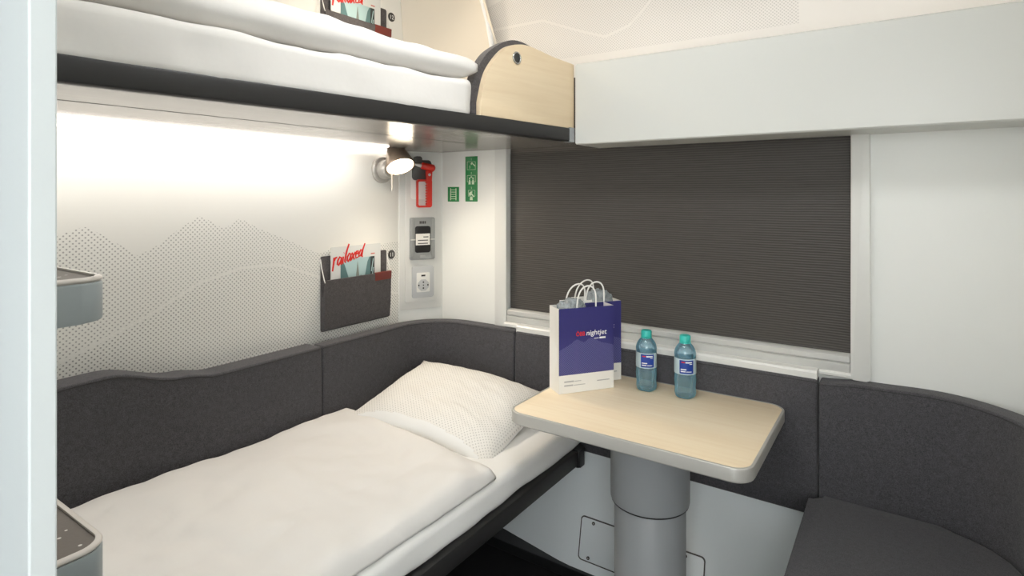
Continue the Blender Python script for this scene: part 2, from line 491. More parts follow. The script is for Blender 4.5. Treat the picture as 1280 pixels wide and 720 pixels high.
# ------------------------------------------------------------------ upholstered back cushions
def cushion(name, label, path, th, zb, ztop, grp='upholstered back cushions along the walls', bulge=.006):
    """path: [(x,y)] of the FRONT face, th thickness behind it, ztop(s) in metres along path"""
    P = [Vector(p) for p in path]; S = [0]
    for a, b in zip(P, P[1:]): S.append(S[-1]+(b-a).length)
    o = Vector((P[len(P)//2].x, P[len(P)//2].y, zb))
    bm = bmesh.new(); rings = []; pip = []
    N = len(P)
    for i, p in enumerate(P):
        d = (P[min(i+1, N-1)]-P[max(i-1, 0)]).normalized()
        nrm = Vector((-d.y, d.x))           # to the left of travel: into the wall for clockwise paths
        zt = ztop(S[i]) if callable(ztop) else ztop
        endf = min(S[i], S[-1]-S[i]); rr = .007
        ins = 0 if endf >= rr else rr-math.sqrt(max(0, rr*rr-(rr-endf)**2))
        th2 = th
        r = .006
        sec = []
        sec += [(th2, zb), (.008+ins, zb), (.002+ins, zb+.006)]
        for k in range(1, 4): sec.append((-.0+ins-bulge*math.sin(PI*k/4)*.6, zb+(zt-zb)*k/4))
        for k in range(7):
            t = k/6*PI/2
            sec.append((r-r*math.cos(t)+ins, zt-r-ins+r*math.sin(t)))
        sec.append((th2, zt-ins))
        rings.append([bm.verts.new((p.x+nrm.x*a-o.x, p.y+nrm.y*a-o.y, z-o.z)) for a, z in sec])
        pip.append((p.x+nrm.x*(.0006+ins)-o.x, p.y+nrm.y*(.0006+ins)-o.y, zt-.0075-ins-o.z))
    n = len(rings[0])
    for a, b in zip(rings, rings[1:]):
        for k in range(n): bm.faces.new((a[k], a[(k+1) % n], b[(k+1) % n], b[k]))
    bm.faces.new(rings[0]); bm.faces.new(rings[-1])
    c = fin(name, bm, M['felt'], None, smooth=50, loc=o)
    tag(c, label, 'cushion', grp)
    q = fin('piping', tube(bmesh.new(), pip, .0013, 6), M['black'], c, smooth=180)
    return c
def interp(pts):
    def f(s):
        if s <= pts[0][0]: return pts[0][1]
        for (a, za), (b, zb) in zip(pts, pts[1:]):
            if s <= b:
                t = (s-a)/(b-a); t = t*t*(3-2*t)
                return za+(zb-za)*t
        return pts[-1][1]
    return f
def line(a, b, n, ends=True):
    L = (Vector(b)-Vector(a)).length
    ts = sorted(set([i/n for i in range(n+1)] + ([k/L for k in (.001, .0025, .0045, .007)] + [1-k/L for k in (.001, .0025, .0045, .007)] if ends else [])))
    return [(a[0]+(b[0]-a[0])*t, a[1]+(b[1]-a[1])*t) for t in ts]
FX, FY, ZC = -1.67, 1.845, .822
y0 = .20
# the paths run clockwise seen from above: up the left wall, along the window, down the right side
cushion('back_cushion', 'dark grey felt wall cushion with a wavy top edge along the lower bed side', line((FX, y0), (FX, 1.283), 48), .079, .42,
        interp([(0, .838), (.18, .863), (.36, .887), (.43, .888), (.62, .840), (.72, .822), (.82, .8215), (2, ZC)]))
R = .17
arc = [(FX+R-R*math.cos(k/16*PI/2), FY-R+R*math.sin(k/16*PI/2)) for k in range(17)]
path = line((FX, 1.287), (FX, FY-R), 10)[:-5] + arc + line((FX+R, FY), (-1.244, FY), 8)[5:]
cushion('back_cushion', 'dark grey felt cushion curving round the corner behind the pillow', path, .05, .42, ZC)
cushion('back_cushion', 'dark grey felt cushion under the window, behind the table', line((-1.240, FY), (-.2035, FY), 30), .052, .43, .821)
R2 = .16; fx2 = XR-.075
arc2 = [(fx2-R2+R2*math.sin(k/16*PI/2), FY-R2+R2*math.cos(k/16*PI/2)) for k in range(17)]
path = line((-.1995, FY), (fx2-R2, FY), 14)[:-5] + arc2 + line((fx2, FY-R2), (fx2, .95), 14)[5:]
cushion('back_cushion', 'dark grey felt cushion rising behind the single seat and curving to the right wall', path, .052, .42, interp([(0, .817), (.12, .826), (.25, .829), (.4, .823), (2, .82)]))

# seat at right
seat = thing('bench_seat', 'dark grey felt bench seat at the right of the table', 'seat', (-.22, 1.0, 0))
bm = prism(bmesh.new(), rrect(0, .452, 0, .838, (.03, .03, .158, .035)), 2, .385, .50, bev=.022, seg=4)
fin('seat_cushion', bm, M['felt'], seat, smooth=50)
bm = B(.02, .44, .03, .77, 0, .385, bev=.004)
fin('seat_base', bm, M['low_wall'], seat, smooth=35)

# ------------------------------------------------------------------ lower bed
bed = thing('bed_frame', 'black metal frame of the lower bed fixed to the wall', 'bed', (XL, .2, .42))
bm = B(.80, .83, 0, 1.555, .0, .052, bev=.006)
fin('front_rail', bm, M['rail'], bed, smooth=35)
bm = B(.082, .80, .0, 1.62, .02, .048, bev=.002)
fin('deck', bm, M['darkgrey'], bed)
bm = prism(bmesh.new(), rrect(.792, .838, 1.552, 1.592, .006), 2, -.004, .056, bev=.003)
fin('end_bracket', bm, M['black'], bed, smooth=35)
bm = B(.09, .80, 1.588, 1.628, -.01, .03, bev=.003)
fin('cross_bar', bm, M['black'], bed, smooth=35)
bm = B(0.002, .16, .05, 1.5, -.42, .02, bev=.004)
fin('wall_support', bm, M['darkgrey'], bed)

def soft_box(x0, x1, y0, y1, z0, z1, r, amp, nx, ny, nz, seed, org, taper=None):
    """subdivided rounded box with gentle cloth waves; org is the local origin"""
    bm = bmesh.new()
    def pt(u, v, w):
        cx, cy, cz = (x0+x1)/2, (y0+y1)/2, (z0+z1)/2
        hx, hy, hz = (x1-x0)/2, (y1-y0)/2, (z1-z0)/2
        p = Vector((u*hx, v*hy, w*hz))
        q = Vector((max(-hx+r, min(hx-r, p.x)), max(-hy+r, min(hy-r, p.y)), max(-hz+r, min(hz-r, p.z))))
        d = p-q
        if d.length > 1e-9: p = q+d.normalized()*r
        nrm = d.normalized() if d.length > 1e-9 else Vector((0, 0, 1))
        P = p+Vector((cx, cy, cz))
        if taper: P = taper(P)
        return P + nrm*amp*(fbm(P.x, P.y, P.z+seed, 7, 3) + .5*fbm(P.x*.6+seed, P.y*2, P.z*3, 6, 2)) - Vector(org)
    cache = {}
    def V(u, v, w):
        k = (round(u, 5), round(v, 5), round(w, 5))
        if k not in cache: cache[k] = bm.verts.new(pt(u, v, w))
        return cache[k]
    def G(n, h):                      # parameter values, dense near the rounded edges
        e = [0, .12, .3, .55, .8, 1]; f = r/h
        a = [-1+f*t for t in e]; b = [1-f*t for t in reversed(e)]
        m = [a[-1]+(b[0]-a[-1])*i/n for i in range(1, n)]
        return a+m+b
    U, Vv, W = G(nx, (x1-x0)/2), G(ny, (y1-y0)/2), G(nz, (z1-z0)/2)
    for A, C, f in ((U, Vv, lambda a, b, s: (a, b, s)), (U, W, lambda a, b, s: (a, s, b)), (Vv, W, lambda a, b, s: (s, a, b))):
        for s in (-1, 1):
            for i in range(len(A)-1):
                for j in range(len(C)-1):
                    q = [V(*f(A[i], C[j], s)), V(*f(A[i+1], C[j], s)), V(*f(A[i+1], C[j+1], s)), V(*f(A[i], C[j+1], s))]
                    if len(set(q)) == 4: bm.faces.new(q)
    return bm

o = (-1.66, .2, .468)
bm = soft_box(-1.664, -.932, .2, 1.838, .4685, .556, .026, .004, 24, 50, 3, 1.3, o)
fin('mattress', bm, M['sheet2'], None, smooth=180, loc=o)
tag(col.objects['mattress'], 'white sheeted mattress on the lower bed frame', 'mattress')

def duvet(name, label, quad, zb, thick, rnd, nx, ny, seed, wr, hem=0):
    """quad: corners x0(y),x1(y),y0(x),y1(x) as callables on 0..1; closed puffy cloth"""
    x0f, x1f, y0f, y1f = quad
    cx, cy = x0f(.5), y0f(.5)
    bm = bmesh.new(); top = []; bot = []
    for j in range(ny+1):
        rt, rb = [], []
        for i in range(nx+1):
            u, v = i/nx, j/ny
            x = x0f(v)+(x1f(v)-x0f(v))*u; y = y0f(u)+(y1f(u)-y0f(u))*v
            wx = abs(x1f(v)-x0f(v)); wy = abs(y1f(u)-y0f(u))
            d = min(u*wx, (1-u)*wx, v*wy, (1-v)*wy)
            e = max(0, 1-(1-min(1, d/rnd))**2.6)**(1/2.2)
            # the edge line itself wanders a little
            ex = .006*fbm(y*3, seed, 0, 3)*(1 if u in (0, 1) else 0); ey = .008*fbm(x*3, seed+3, 0, 3)*(1 if v in (0, 1) else 0)
            T = thick(u, v)
            w = wr*(fbm(x*1.0+y*.7, y*1.6-x*.5, seed, 2.6, 3)*.8 + .55*abs(fbm(x*2+y, y*1.1-x*1.2, seed+9, 3.2, 2))-.1)
            md = hem*T*(1-min(1, d/(rnd*1.3)))**2
            zt = zb+.009+max((T+w)*e, md)
            rt.append(bm.verts.new((x+ex-cx, y+ey-cy, zt-zb)))
            rb.append(bm.verts.new((x+ex*.5-cx+(0), y+ey*.5-cy,   .002+md*.65)))
        top.append(rt); bot.append(rb)
    for j in range(ny):
        for i in range(nx):
            bm.faces.new((top[j][i], top[j][i+1], top[j+1][i+1], top[j+1][i]))
            bm.faces.new((bot[j][i], bot[j+1][i], bot[j+1][i+1], bot[j][i+1]))
    for i in range(nx):
        bm.faces.new((top[0][i], bot[0][i], bot[0][i+1], top[0][i+1])); bm.faces.new((top[ny][i], top[ny][i+1], bot[ny][i+1], bot[ny][i]))
    for j in range(ny):
        bm.faces.new((top[j][0], top[j+1][0], bot[j+1][0], bot[j][0])); bm.faces.new((top[j][nx], bot[j][nx], bot[j+1][nx], top[j+1][nx]))
    c = fin(name, bm, M['sheet'], None, smooth=180, loc=(cx, cy, zb))
    return tag(c, label, 'duvet')
duvet('duvet', 'white duvet spread over the lower bed', (lambda v: -1.662, lambda v: -.948+.012*v, lambda u: .205, lambda u: 1.385-.085*u**1.4),
      .556, lambda u, v: .052-.026*v, .07, 70, 100, 4.2, .021)

# pillow leaning up against the corner cushion
def pillow():
    W, D = .61, .45
    c = Vector((-1.335, 1.555, .578))
    bm = bmesh.new(); n, m = 56, 68; top, bot = [], []
    for j in range(m+1):
        rt, rb = [], []
        for i in range(n+1):
            u, v = -1+2*i/n, -1+2*j/m
            pin = 1-.07*(1-v*v)*abs(u)**6; pin2 = 1-.09*(1-u*u)*abs(v)**6
            x = u*W/2*(1-.09*(1-abs(v)**3)*abs(u)**2); y = v*D/2*(1-.12*(1-abs(u)**3)*abs(v)**2)
            e = (max(0, 1-abs(u)**4.0))**.7*(max(0, 1-abs(v)**3.2))**.75*(1-.45*abs(u)**3*abs(v)**3)
            w = fbm(x*1.5, y, 3.3, 7, 3)*.008*e + .006*abs(fbm(x*2+y*4, y*2, 8.8, 6, 2))*e
            lift = .022*(1-u*u)*(abs(v)**2)            # the near seam rides up between its corners
            rt.append(bm.verts.new((x, y, .070*e+w+lift)))
            rb.append(None if (i in (0, n) or j in (0, m)) else bm.verts.new((x, y*.985, -.050*e**.8+lift*.3)))
        top.append(rt); bot.append(rb)
    for j in (0, m): bot[j] = top[j]
    for j in range(m+1): bot[j][0] = top[j][0]; bot[j][n] = top[j][n]
    for j in range(m):
        for i in range(n):
            f = bm.faces.new((top[j][i], top[j][i+1], top[j+1][i+1], top[j+1][i])); f.material_index = 1 if (j+.5)/m*2 < .17*(1-abs(-1+2*(i+.5)/n)**3) else 0
            q = (bot[j][i], bot[j+1][i], bot[j+1][i+1], bot[j][i+1])
            f2 = bm.faces.new(q) if len(set(q)) == 4 and not (set(q) == {top[j][i], top[j][i+1], top[j+1][i+1], top[j+1][i]}) else None
            if f2: f2.material_index = 1
    bmesh.ops.recalc_face_normals(bm, faces=bm.faces)
    me = bpy.data.meshes.new('pillow'); bm.to_mesh(me); bm.free()
    for p in me.polygons: p.use_smooth = True
    o = link('pillow', me, [M['pillow'], M['sheet2']])
    o.location = (-1.312, 1.552, .602); o.rotation_euler = (math.radians(12), math.radians(4), math.radians(4))
    return tag(o, 'white pillow printed with fine dots at the head of the lower bed', 'pillow')
pillow()

# ------------------------------------------------------------------ upper berth
def xf(y): return -1.095+.127*(y-.346)              # the berth gets narrower to the head end
ub = thing('upper_berth', 'upper berth with black front rail and pale wooden guard', 'bunk bed', (XL, .2, 1.527))
ang = math.atan(.127)                                # rail direction, seen from above
O = Vector(ub.location)
bm = prism(bmesh.new(), [(XL-O.x+.002, 0), (xf(.2)-O.x-.02, 0), (xf(1.72)-O.x-.02, 1.52), (xf(1.72)-O.x-.02, 1.69), (.43, 1.69), (.095, 1.69), (.002, 1.52)], 2, .004, .030)
deck = fin('deck', bm, M['under'], ub)
bm = prism(bmesh.new(), [(xf(.2)-O.x-.03, 0), (xf(.2)-O.x, 0), (xf(1.725)-O.x, 1.525), (xf(1.725)-O.x-.03, 1.525)], 2, 0, .045, bev=.005, seg=2)
fin('front_rail', bm, M['rail'], ub, smooth=35)
bm = prism(bmesh.new(), [(xf(1.70)-O.x-.02, 1.50), (xf(1.70)-O.x+.0015, 1.50), (xf(1.727)-O.x+.0015, 1.5275), (xf(1.727)-O.x-.02, 1.5275)], 2, -.0015, .047)
fin('rail_end_cap', bm, M['grey_paint'], ub)
bm = bmesh.new(); a0, a1 = (.405, .02), (.468, 1.45)
prism(bm, [(a0[0]-.0015, a0[1]), (a0[0]+.0015, a0[1]), (a1[0]+.0015, a1[1]), (a1[0]-.0015, a1[1])], 2, .0034, .0045)
fin('panel_joint', bm, M['darkgrey'], deck)
# guard: outline in (distance along the rail from y=1.28, height above rail bottom)
def guard_outline(pts, n=5):
    """Catmull-Rom through pts"""
    out = []
    for i in range(len(pts)-1):
        p0, p1, p2, p3 = pts[max(i-1, 0)], pts[i], pts[i+1], pts[min(i+2, len(pts)-1)]
        for k in range(n):
            t = k/n
            out.append(tuple(.5*((2*p1[a])+(-p0[a]+p2[a])*t+(2*p0[a]-5*p1[a]+4*p2[a]-p3[a])*t*t+(-p0[a]+3*p1[a]-3*p2[a]+p3[a])*t**3) for a in (0, 1)))
    return out+[pts[-1]]
top_curve = [(.008, .095), (.030, .165), (.068, .217), (.115, .257), (.165, .274), (.210, .279), (.265, .275), (.345, .267), (.454, .262)]
crv = guard_outline(top_curve)
outl = [(.004, .045), (.004, .082)] + crv + [(.454, .045)]
def place_guard(o):
    o.location = (xf(1.28)-O.x-.003, 1.08, 0); o.rotation_euler = (0, 0, PI/2-ang)
bm = prism(bmesh.new(), outl, 1, 0, .018, bev=.0015)
gd = fin('guard_board', bm, M['wood_guard'], ub, smooth=30); place_guard(gd)
gd.data.materials.clear(); gd.data.materials.append(wood('pale_maple_guard_board', (238, 219, 188), (224, 201, 166), 0))
bm = bmesh.new()
crv2 = guard_outline([(-.018, .10), (.004, .165), (.042, .222), (.092, .260), (.150, .287), (.205, .292), (.265, .282), (.345, .2675), (.454, .262)])
prism(bm, [(-.018, .045)] + crv2 + [(.454, .045)], 1, .0185, .048, bev=.009, seg=3)
pd = fin('guard_padding', bm, M['felt_pocket'], ub, smooth=40); place_guard(pd)
ring = bmesh.new()
tube(ring, [(.158+.0165*math.cos(2*PI*k/24), -.001, .232+.0165*math.sin(2*PI*k/24)) for k in range(24)], .0028, 8, closed=True)
rg = fin('guard_grommet', ring, M['ring'], ub, smooth=180, loc=gd.location); place_guard(rg)
hole = disc(bmesh.new(), (.158, -.0012, .232), .0155, .004)
fin('grommet_hole', hole, M['dark_hole'], rg)

def tp(P):     # mattress follows the slanted rail and steps back behind the guard
    t = (P.x+1.735)/.70
    back = .002 if P.y < 1.252 else (.055 if P.y > 1.268 else .002+.053*(P.y-1.252)/.016)
    x1 = xf(P.y)-back
    return Vector((-1.735+(x1+1.735)*t, P.y, P.z))
o = (-1.73, .2, 1.574)
bm = soft_box(-1.735, -1.035, .205, 1.70, 1.560, 1.666, .022, .006, 24, 60, 4, 5.1, o, tp)
m = fin('mattress', bm, M['sheet'], None, smooth=180, loc=o)
tag(m, 'white sheeted mattress lying on the upper berth', 'mattress')
d = duvet('duvet', 'white duvet lying folded over the upper berth mattress', (lambda v: -1.72, lambda v: -1.115+.134*v, lambda u: .21, lambda u: 1.285-.01*u),
      1.668, lambda u, v: .068-.004*v, .034, 70, 90, 7.7, .016, .55)

# ------------------------------------------------------------------ table
tb = thing('folding_table', 'pale wood table with rounded corners on a thick grey column', 'table', (-.60, 1.59, 0))
tx0, tx1, ty0, ty1 = -.343, .320, -.238, .252
bm = prism(bmesh.new(), rrect(tx0+.006, tx1-.006, ty0+.006, ty1-.006, (.044, .042, .045, .045), 8), 2, .705, .7315, bev=.0008)
fin('tabletop', bm, M['wood'], tb, smooth=35)
bm = bmesh.new()
outer = rrect(tx0, tx1, ty0, ty1, (.05, .048, .05, .05), 8); inner = rrect(tx0+.007, tx1-.007, ty0+.007, ty1-.007, (.043, .041, .043, .043), 8)
def ringprism(bm, outer, inner, z0, z1, r=.003):
    n = len(outer)
    def off(k): return [((a[0]*(1-k)+b[0]*k), (a[1]*(1-k)+b[1]*k)) for a, b in zip(outer, inner)]
    lay = [(off(1), z0), (off(.3), z0), (off(0), z0+r), (off(0), z1-r), (off(.1), z1-r*.4), (off(.35), z1), (off(1), z1)]
    rings = [[bm.verts.new((x, y, z)) for x, y in p] for p, z in lay]
    for a, b in zip(rings, rings[1:]+rings[:1]):
        for i in range(n): bm.faces.new((a[i], a[(i+1) % n], b[(i+1) % n], b[i]))
ringprism(bm, outer, inner, .699, .7325)
fin('edge_band', bm, M['edge'], tb, smooth=25)
cx, cy = .01, -.033
bm = lathe(bmesh.new(), [(.104, .497), (.1075, .499), (.1085, .503), (.1085, .700), (.1, .704)], 48, cx, cy)
fin('column_sleeve', bm, M['grey_paint'], tb, smooth=40)
bm = lathe(bmesh.new(), [(.098, 0.0), (.098, .5), (.09, .51)], 48, cx, cy)
fin('column', bm, M['grey_paint'], tb, smooth=40)
fin('sleeve_shadow', lathe(bmesh.new(), [(.1, .494), (.1062, .4945), (.1062, .4985), (.1, .499)], 48, cx, cy), M['black'], tb, smooth=40)  # black ring draws the shadow line under the sleeve edge
bm = lathe(bmesh.new(), [(.13, 0), (.13, .008), (.125, .012), (.1, .012)], 48, cx, cy)
fin('foot_plate', bm, M['grey_paint'], tb, smooth=40)
bm = prism(bmesh.new(), rrect(-.11, .03, -.19, -.11, .008), 2, .692, .7055, bev=.002)
fin('latch_bracket', bm, M['black'], tb)

# hatch in the sloping apron behind the column
ht = thing('access_hatch', 'white screwed access hatch low on the wall behind the table column', 'hatch', (-.73, 1.8052, .062), (-math.atan(.088/.44), 0, 0))
bm = prism(bmesh.new(), rrect(-.215, .215, .01, .15, .012), 1, -.0020, .0035, bev=.0008)
fin('cover', bm, M['low_wall'], ht, smooth=30)
bm = bmesh.new()
o1 = rrect(-.217, .217, .008, .152, .013); i1 = rrect(-.2135, .2135, .0115, .1485, .011)
n = len(o1)
a = [bm.verts.new((x, -.0024, z)) for x, z in o1]; b = [bm.verts.new((x, -.0024, z)) for x, z in i1]
a2 = [bm.verts.new((x, .002, z)) for x, z in o1]; b2 = [bm.verts.new((x, .002, z)) for x, z in i1]
for p, q in ((a, b), (b, b2), (b2, a2), (a2, a)):
    for i in range(n): bm.faces.new((p[i], p[(i+1) % n], q[(i+1) % n], q[i]))
fin('gasket', bm, M['darkgrey'], ht)
for x, z in ((-.168, .137), (-.178, .022), (.155, .137), (.165, .022)):
    s = fin('screw', disc(bmesh.new(), (x, -.0045, z), .0055, .004, 16), M['screw'], ht)
    fin('screw_slot', B(x-.0022, x+.0022, -.0049, -.0043, z-.0022, z+.0022), M['lampwhite'], s)

# ------------------------------------------------------------------ paper bags with packs inside
BW, BD, BH = .192, .072, .263
M['bag'] = bag_mat(BW, BH)
def make_bag(label, loc, rz):
    r = thing('paper_bag', label, 'bag', loc, (0, 0, rz), 'printed paper bags on the table')
    bm = bmesh.new()
    nz, nxx = 12, 8
    def ringpts(t, ins):
        """bag section at height t: rectangle with the side gussets pinched in"""
        g = .010*math.sin(PI*min(1, t*1.15))*(t > .02)
        w = BW/2-ins; y0 = ins; y1 = BD-ins
        bul = .003*math.sin(PI*t)
        P = []
        for i in range(nxx+1): P.append((-w+2*w*i/nxx, y0))
        P.append((w-g, (y0+y1)/2))
        for i in range(nxx+1): P.append((w-2*w*i/nxx, y1+0*bul))
        P.append((-w+g, (y0+y1)/2))
        return P
    outer = [[bm.verts.new((x, y, BH*k/nz)) for x, y in ringpts(k/nz, 0)] for k in range(nz+1)]
    inn = [[bm.verts.new((x, y, BH*k/nz if k else .0015)) for x, y in ringpts(k/nz, .0011)] for k in range(nz+1)]
    n = len(outer[0])
    for L in (outer, inn):
        for a, b in zip(L, L[1:]):
            for i in range(n): bm.faces.new((a[i], a[(i+1) % n], b[(i+1) % n], b[i]))
    for i in range(n): bm.faces.new((outer[-1][i], outer[-1][(i+1) % n], inn[-1][(i+1) % n], inn[-1][i]))
    bm.faces.new(outer[0]); bm.faces.new(inn[0])
    fin('bag_body', bm, M['bag'], r, smooth=25)
    for yy, lean, dx in ((.004, .016, .0), (BD-.004, -.006, -.010)):
        pts = []
        for k in range(25):
            t = k/24; a = PI*t
            x = -.033*math.cos(a)*(1+.10*math.sin(a)); hz_ = .086*(math.sin(a))**.55
            pts.append((x+dx+.013*math.sin(a), yy+lean*math.sin(a)*.8, BH-.022+hz_+.0))
        fin('handle', tube(bmesh.new(), pts, .0026, 8), M['cord'], r, smooth=180)
    fin('handle_patch', B(-.055, .055, BD-.0030, BD-.0012, BH-.03, BH+.008), M['paper'], r)
    text('lettering', 'ÖBB', .0185, M['redprint'], r, (-.038, -.0006, .175), 0, .0003, fit=.031)
    text('lettering', 'nightjet', .0225, M['whiteprint'], r, (-.003, -.0006, .175), .12, .0002, fit=.072)
    for (x0, x1, z, h, mt) in ((.026, .042, .1625, .0022, 'whiteprint'), (.0445, .066, .1615, .0055, 'whiteprint'), (-.078, -.045, .034, .0042, 'greyprint'), (-.043, -.02, .0345, .002, 'greyprint'),
                               (-.078, -.048, .022, .0042, 'greyprint'), (-.046, -.006, .0225, .002, 'greyprint'), (.036, .08, .028, .003, 'greyprint')):
        fin('small_print', B(x0, x1, -.0006, .0002, z, z+h), M[mt], r)
    return r
def pack(label, loc, rz, w, h, d, seed):
    bm = bmesh.new()
    bmesh.ops.create_icosphere(bm, subdivisions=5, radius=1)
    for v in bm.verts:
        n = v.co.normalized()
        k = 1+.16*fbm(n.x, n.y, n.z+seed, 2.2, 3)+.10*abs(fbm(n.x+seed, n.y, n.z, 7, 3))
        sg = lambda a, p: math.copysign(abs(a)**p, a)
        v.co = Vector((sg(n.x, .8)*w*k, sg(n.y, .7)*d*min(1.02, k), sg(n.z, .75)*h*k))
    o = fin('wrapped_pack', bm, M['film'], None, smooth=60, loc=loc)
    o.rotation_euler = (0, 0, rz)
    return tag(o, label, 'packet', 'clear wrapped packs inside the paper bags')
TZ = .7325
def bagpos(fr, rz):      # origin = middle of the front bottom edge, from the front right corner
    return (fr[0]-BW/2*math.cos(rz), fr[1]-BW/2*math.sin(rz), TZ)
rz1 = math.radians(54)
p1 = bagpos((-.766, 1.706), rz1)
b1 = make_bag('white and blue paper carrier bag standing in front on the table', p1, rz1)
rz2 = math.radians(53)
p2 = bagpos((-.780, 1.796), rz2)
b2 = make_bag('white and blue paper carrier bag half hidden behind the front one', p2, rz2)
def inbag(p, rz, x, y, z):
    return (p[0]+x*math.cos(rz)-y*math.sin(rz), p[1]+x*math.sin(rz)+y*math.cos(rz), p[2]+z)
pack('crinkled clear wrapped pack poking out of the front paper bag', inbag(p1, rz1, -.035, BD/2, .225), rz1, .05, .062, .026, 2.1)
pack('crinkled clear wrapped pack poking out of the rear paper bag', inbag(p2, rz2, .030, BD/2, .228), rz2, .052, .066, .026, 6.4)

# ------------------------------------------------------------------ water bottles
def make_bottle(label, loc, rz):
    r = thing('water_bottle', label, 'bottle', loc, (0, 0, rz), 'small water bottles on the table')
    R0 = .0325
    prof = [(.010, .004), (.018, .001), (.026, 0), (.0305, .004), (R0, .012), (R0-.001, .022), (R0-.0018, .03), (R0-.001, .04), (R0, .052), (R0-.0012, .068), (R0-.0016, .072),
            (R0-.0016, .121), (R0-.0008, .126), (R0, .130), (R0-.001, .137), (.0295, .145), (.0245, .154), (.0185, .161), (.0142, .1655), (.0135, .169), (.0135, .178)]
    bm = lathe(bmesh.new(), prof, 40)
    for v in bm.verts:                       # five petal foot
        if v.co.z < .028:
            a = math.atan2(v.co.y, v.co.x); rr = math.hypot(v.co.x, v.co.y)
            k = 1-.07*(1-v.co.z/.028)*(.5-.5*math.cos(5*a))
            v.co.x *= k; v.co.y *= k
    fin('bottle_shell', bm, M['pet'], r, smooth=60)
    bm = lathe(bmesh.new(), [(max(.004, a-.0014), b+.0012) for a, b in prof if b < .158], 40)
    for v in bm.verts:
        if v.co.z < .03:
            a = math.atan2(v.co.y, v.co.x)
            k = 1-.075*(1-min(1, v.co.z/.03))*(.5-.5*math.cos(5*a)); v.co.x *= k; v.co.y *= k
    fin('water', bm, M['water'], r, smooth=60)
    bm = bmesh.new()
    pr = [(.0155, .1665), (.0165, .1675), (.0165, .1835), (.0155, .1865), (.0135, .1875)]
    lathe(bm, pr, 40)
    for v in bm.verts:
        if .167 < v.co.z < .184:
            a = math.atan2(v.co.y, v.co.x); k = 1+.012*math.copysign(1, math.cos(20*a)); v.co.x *= k; v.co.y *= k
    fin('cap', bm, M['teal'], r, smooth=40)
    fin('neck_ring', lathe(bmesh.new(), [(.0145, .1625), (.0172, .1635), (.0172, .1655), (.0145, .1662)], 32), M['teal'], r, smooth=40)
    def band(ra, z0, z1, a0, a1, n):
        bm = bmesh.new(); g = []
        for i in range(n+1):
            a = a0+(a1-a0)*i/n
            g.append([bm.verts.new((q*math.sin(a), -q*math.cos(a), z)) for q, z in ((ra, z0), (ra, z1), (ra-.0004, z1), (ra-.0004, z0))])
        for a, b in zip(g, g[1:]):
            for k in range(4): bm.faces.new((a[k], a[(k+1) % 4], b[(k+1) % 4], b[k]))
        bm.faces.new(g[0]); bm.faces.new(g[-1])
        return bm
    lb = fin('label', band(R0+.0001, .0735, .1205, -PI, PI-.01, 48), M['paper_label'], r, smooth=40)
    fin('label_print', band(R0+.0006, .077, .1175, -.52, .78, 20), M['bluelabel'], lb, smooth=40)
    def arcbar(a0, a1, z0, z1, mt): fin('small_print', band(R0+.001, z0, z1, a0, a1, 8), M[mt], lb, smooth=40)
    arcbar(.02, .62, .1095, .1130, 'whiteprint'); arcbar(-.34, -.04, .1098, .1130, 'redprint'); arcbar(.38, .64, .1055, .1068, 'whiteprint')
    arcbar(-.40, .10, .0885, .0915, 'whiteprint'); arcbar(-.40, .02, .0822, .0852, 'whiteprint'); arcbar(.07, .58, .0825, .0843, 'whiteprint')
    return r
t = NT('translucent_label'); t.setup(rgb(206, 226, 232), .4); t.b.inputs['Transmission Weight'].default_value = .25; M['paper_label'] = t.m
make_bottle('small clear water bottle with turquoise cap, the one nearer the paper bags', (-.675, 1.752, TZ), math.radians(20))
make_bottle('small clear water bottle with turquoise cap, the one farther from the paper bags', (-.553, 1.757, TZ), math.radians(18))

# ------------------------------------------------------------------ fittings on the corner panel (local x along the panel, -y into the room)
e = Vector((CH2[0]-CH1[0], CH2[1]-CH1[1])); CHA = math.atan2(e.y, e.x); e.normalize()
def chp(s, z, out=0):
    return (CH1[0]+e.x*s+math.sin(CHA)*out, CH1[1]+e.y*s-math.cos(CHA)*out, z)
RC = (0, 0, CHA)
sp = thing('service_panel', 'tall white panel on the corner wall carrying the hammer and socket', 'panel', chp(.097, .894), RC)
bm = prism(bmesh.new(), rrect(-.0925, .0925, -.03, .634, .004), 1, -.004, 0, bev=.002)
fin('back_plate', bm, M['trim'], sp, smooth=30)
bm = prism(bmesh.new(), rrect(-.069, .069, 0, .612, .006), 1, -.010, -.004, bev=.003)
fin('front_plate', bm, M['trim'], sp, smooth=30)
bm = prism(bmesh.new(), rrect(-.047, .047, .435, .60, .012), 1, -.0115, -.010, bev=.0007)
fin('recess', bm, M['wall'], sp, smooth=30)

hz_ = .0102
hh = thing('hammer_holder', 'dark grey clip holding the red hammer on the corner panel', 'holder', chp(.097, 1.41, hz_+.0015), RC)
bm = prism(bmesh.new(), rrect(-.042, .040, .0, .085, .012), 1, -.014, 0, bev=.004)
fin('backing', bm, M['darkgrey'], hh, smooth=35)
bm = prism(bmesh.new(), rrect(-.036, -.004, .062, .10, .008), 1, -.022, -.001, bev=.004)
fin('clip', bm, M['darkgrey'], hh, smooth=35)
hm = thing('emergency_hammer', 'red emergency hammer hung on the corner panel', 'hammer', chp(.097, 1.295, hz_+.016), RC)
bm = bmesh.new()
o1 = rrect(-.030, .036, 0, .118, .010); i1 = rrect(-.024, .015, .008, .109, .006)
n = len(o1)
L = [[bm.verts.new((x, y, z)) for x, z in p] for p, y in ((o1, -.018), (i1, -.018), (i1, -.003), (o1, -.003))]
for a, b in zip(L, L[1:]+L[:1]):
    for i in range(n): bm.faces.new((a[i], a[(i+1) % n], b[(i+1) % n], b[i]))
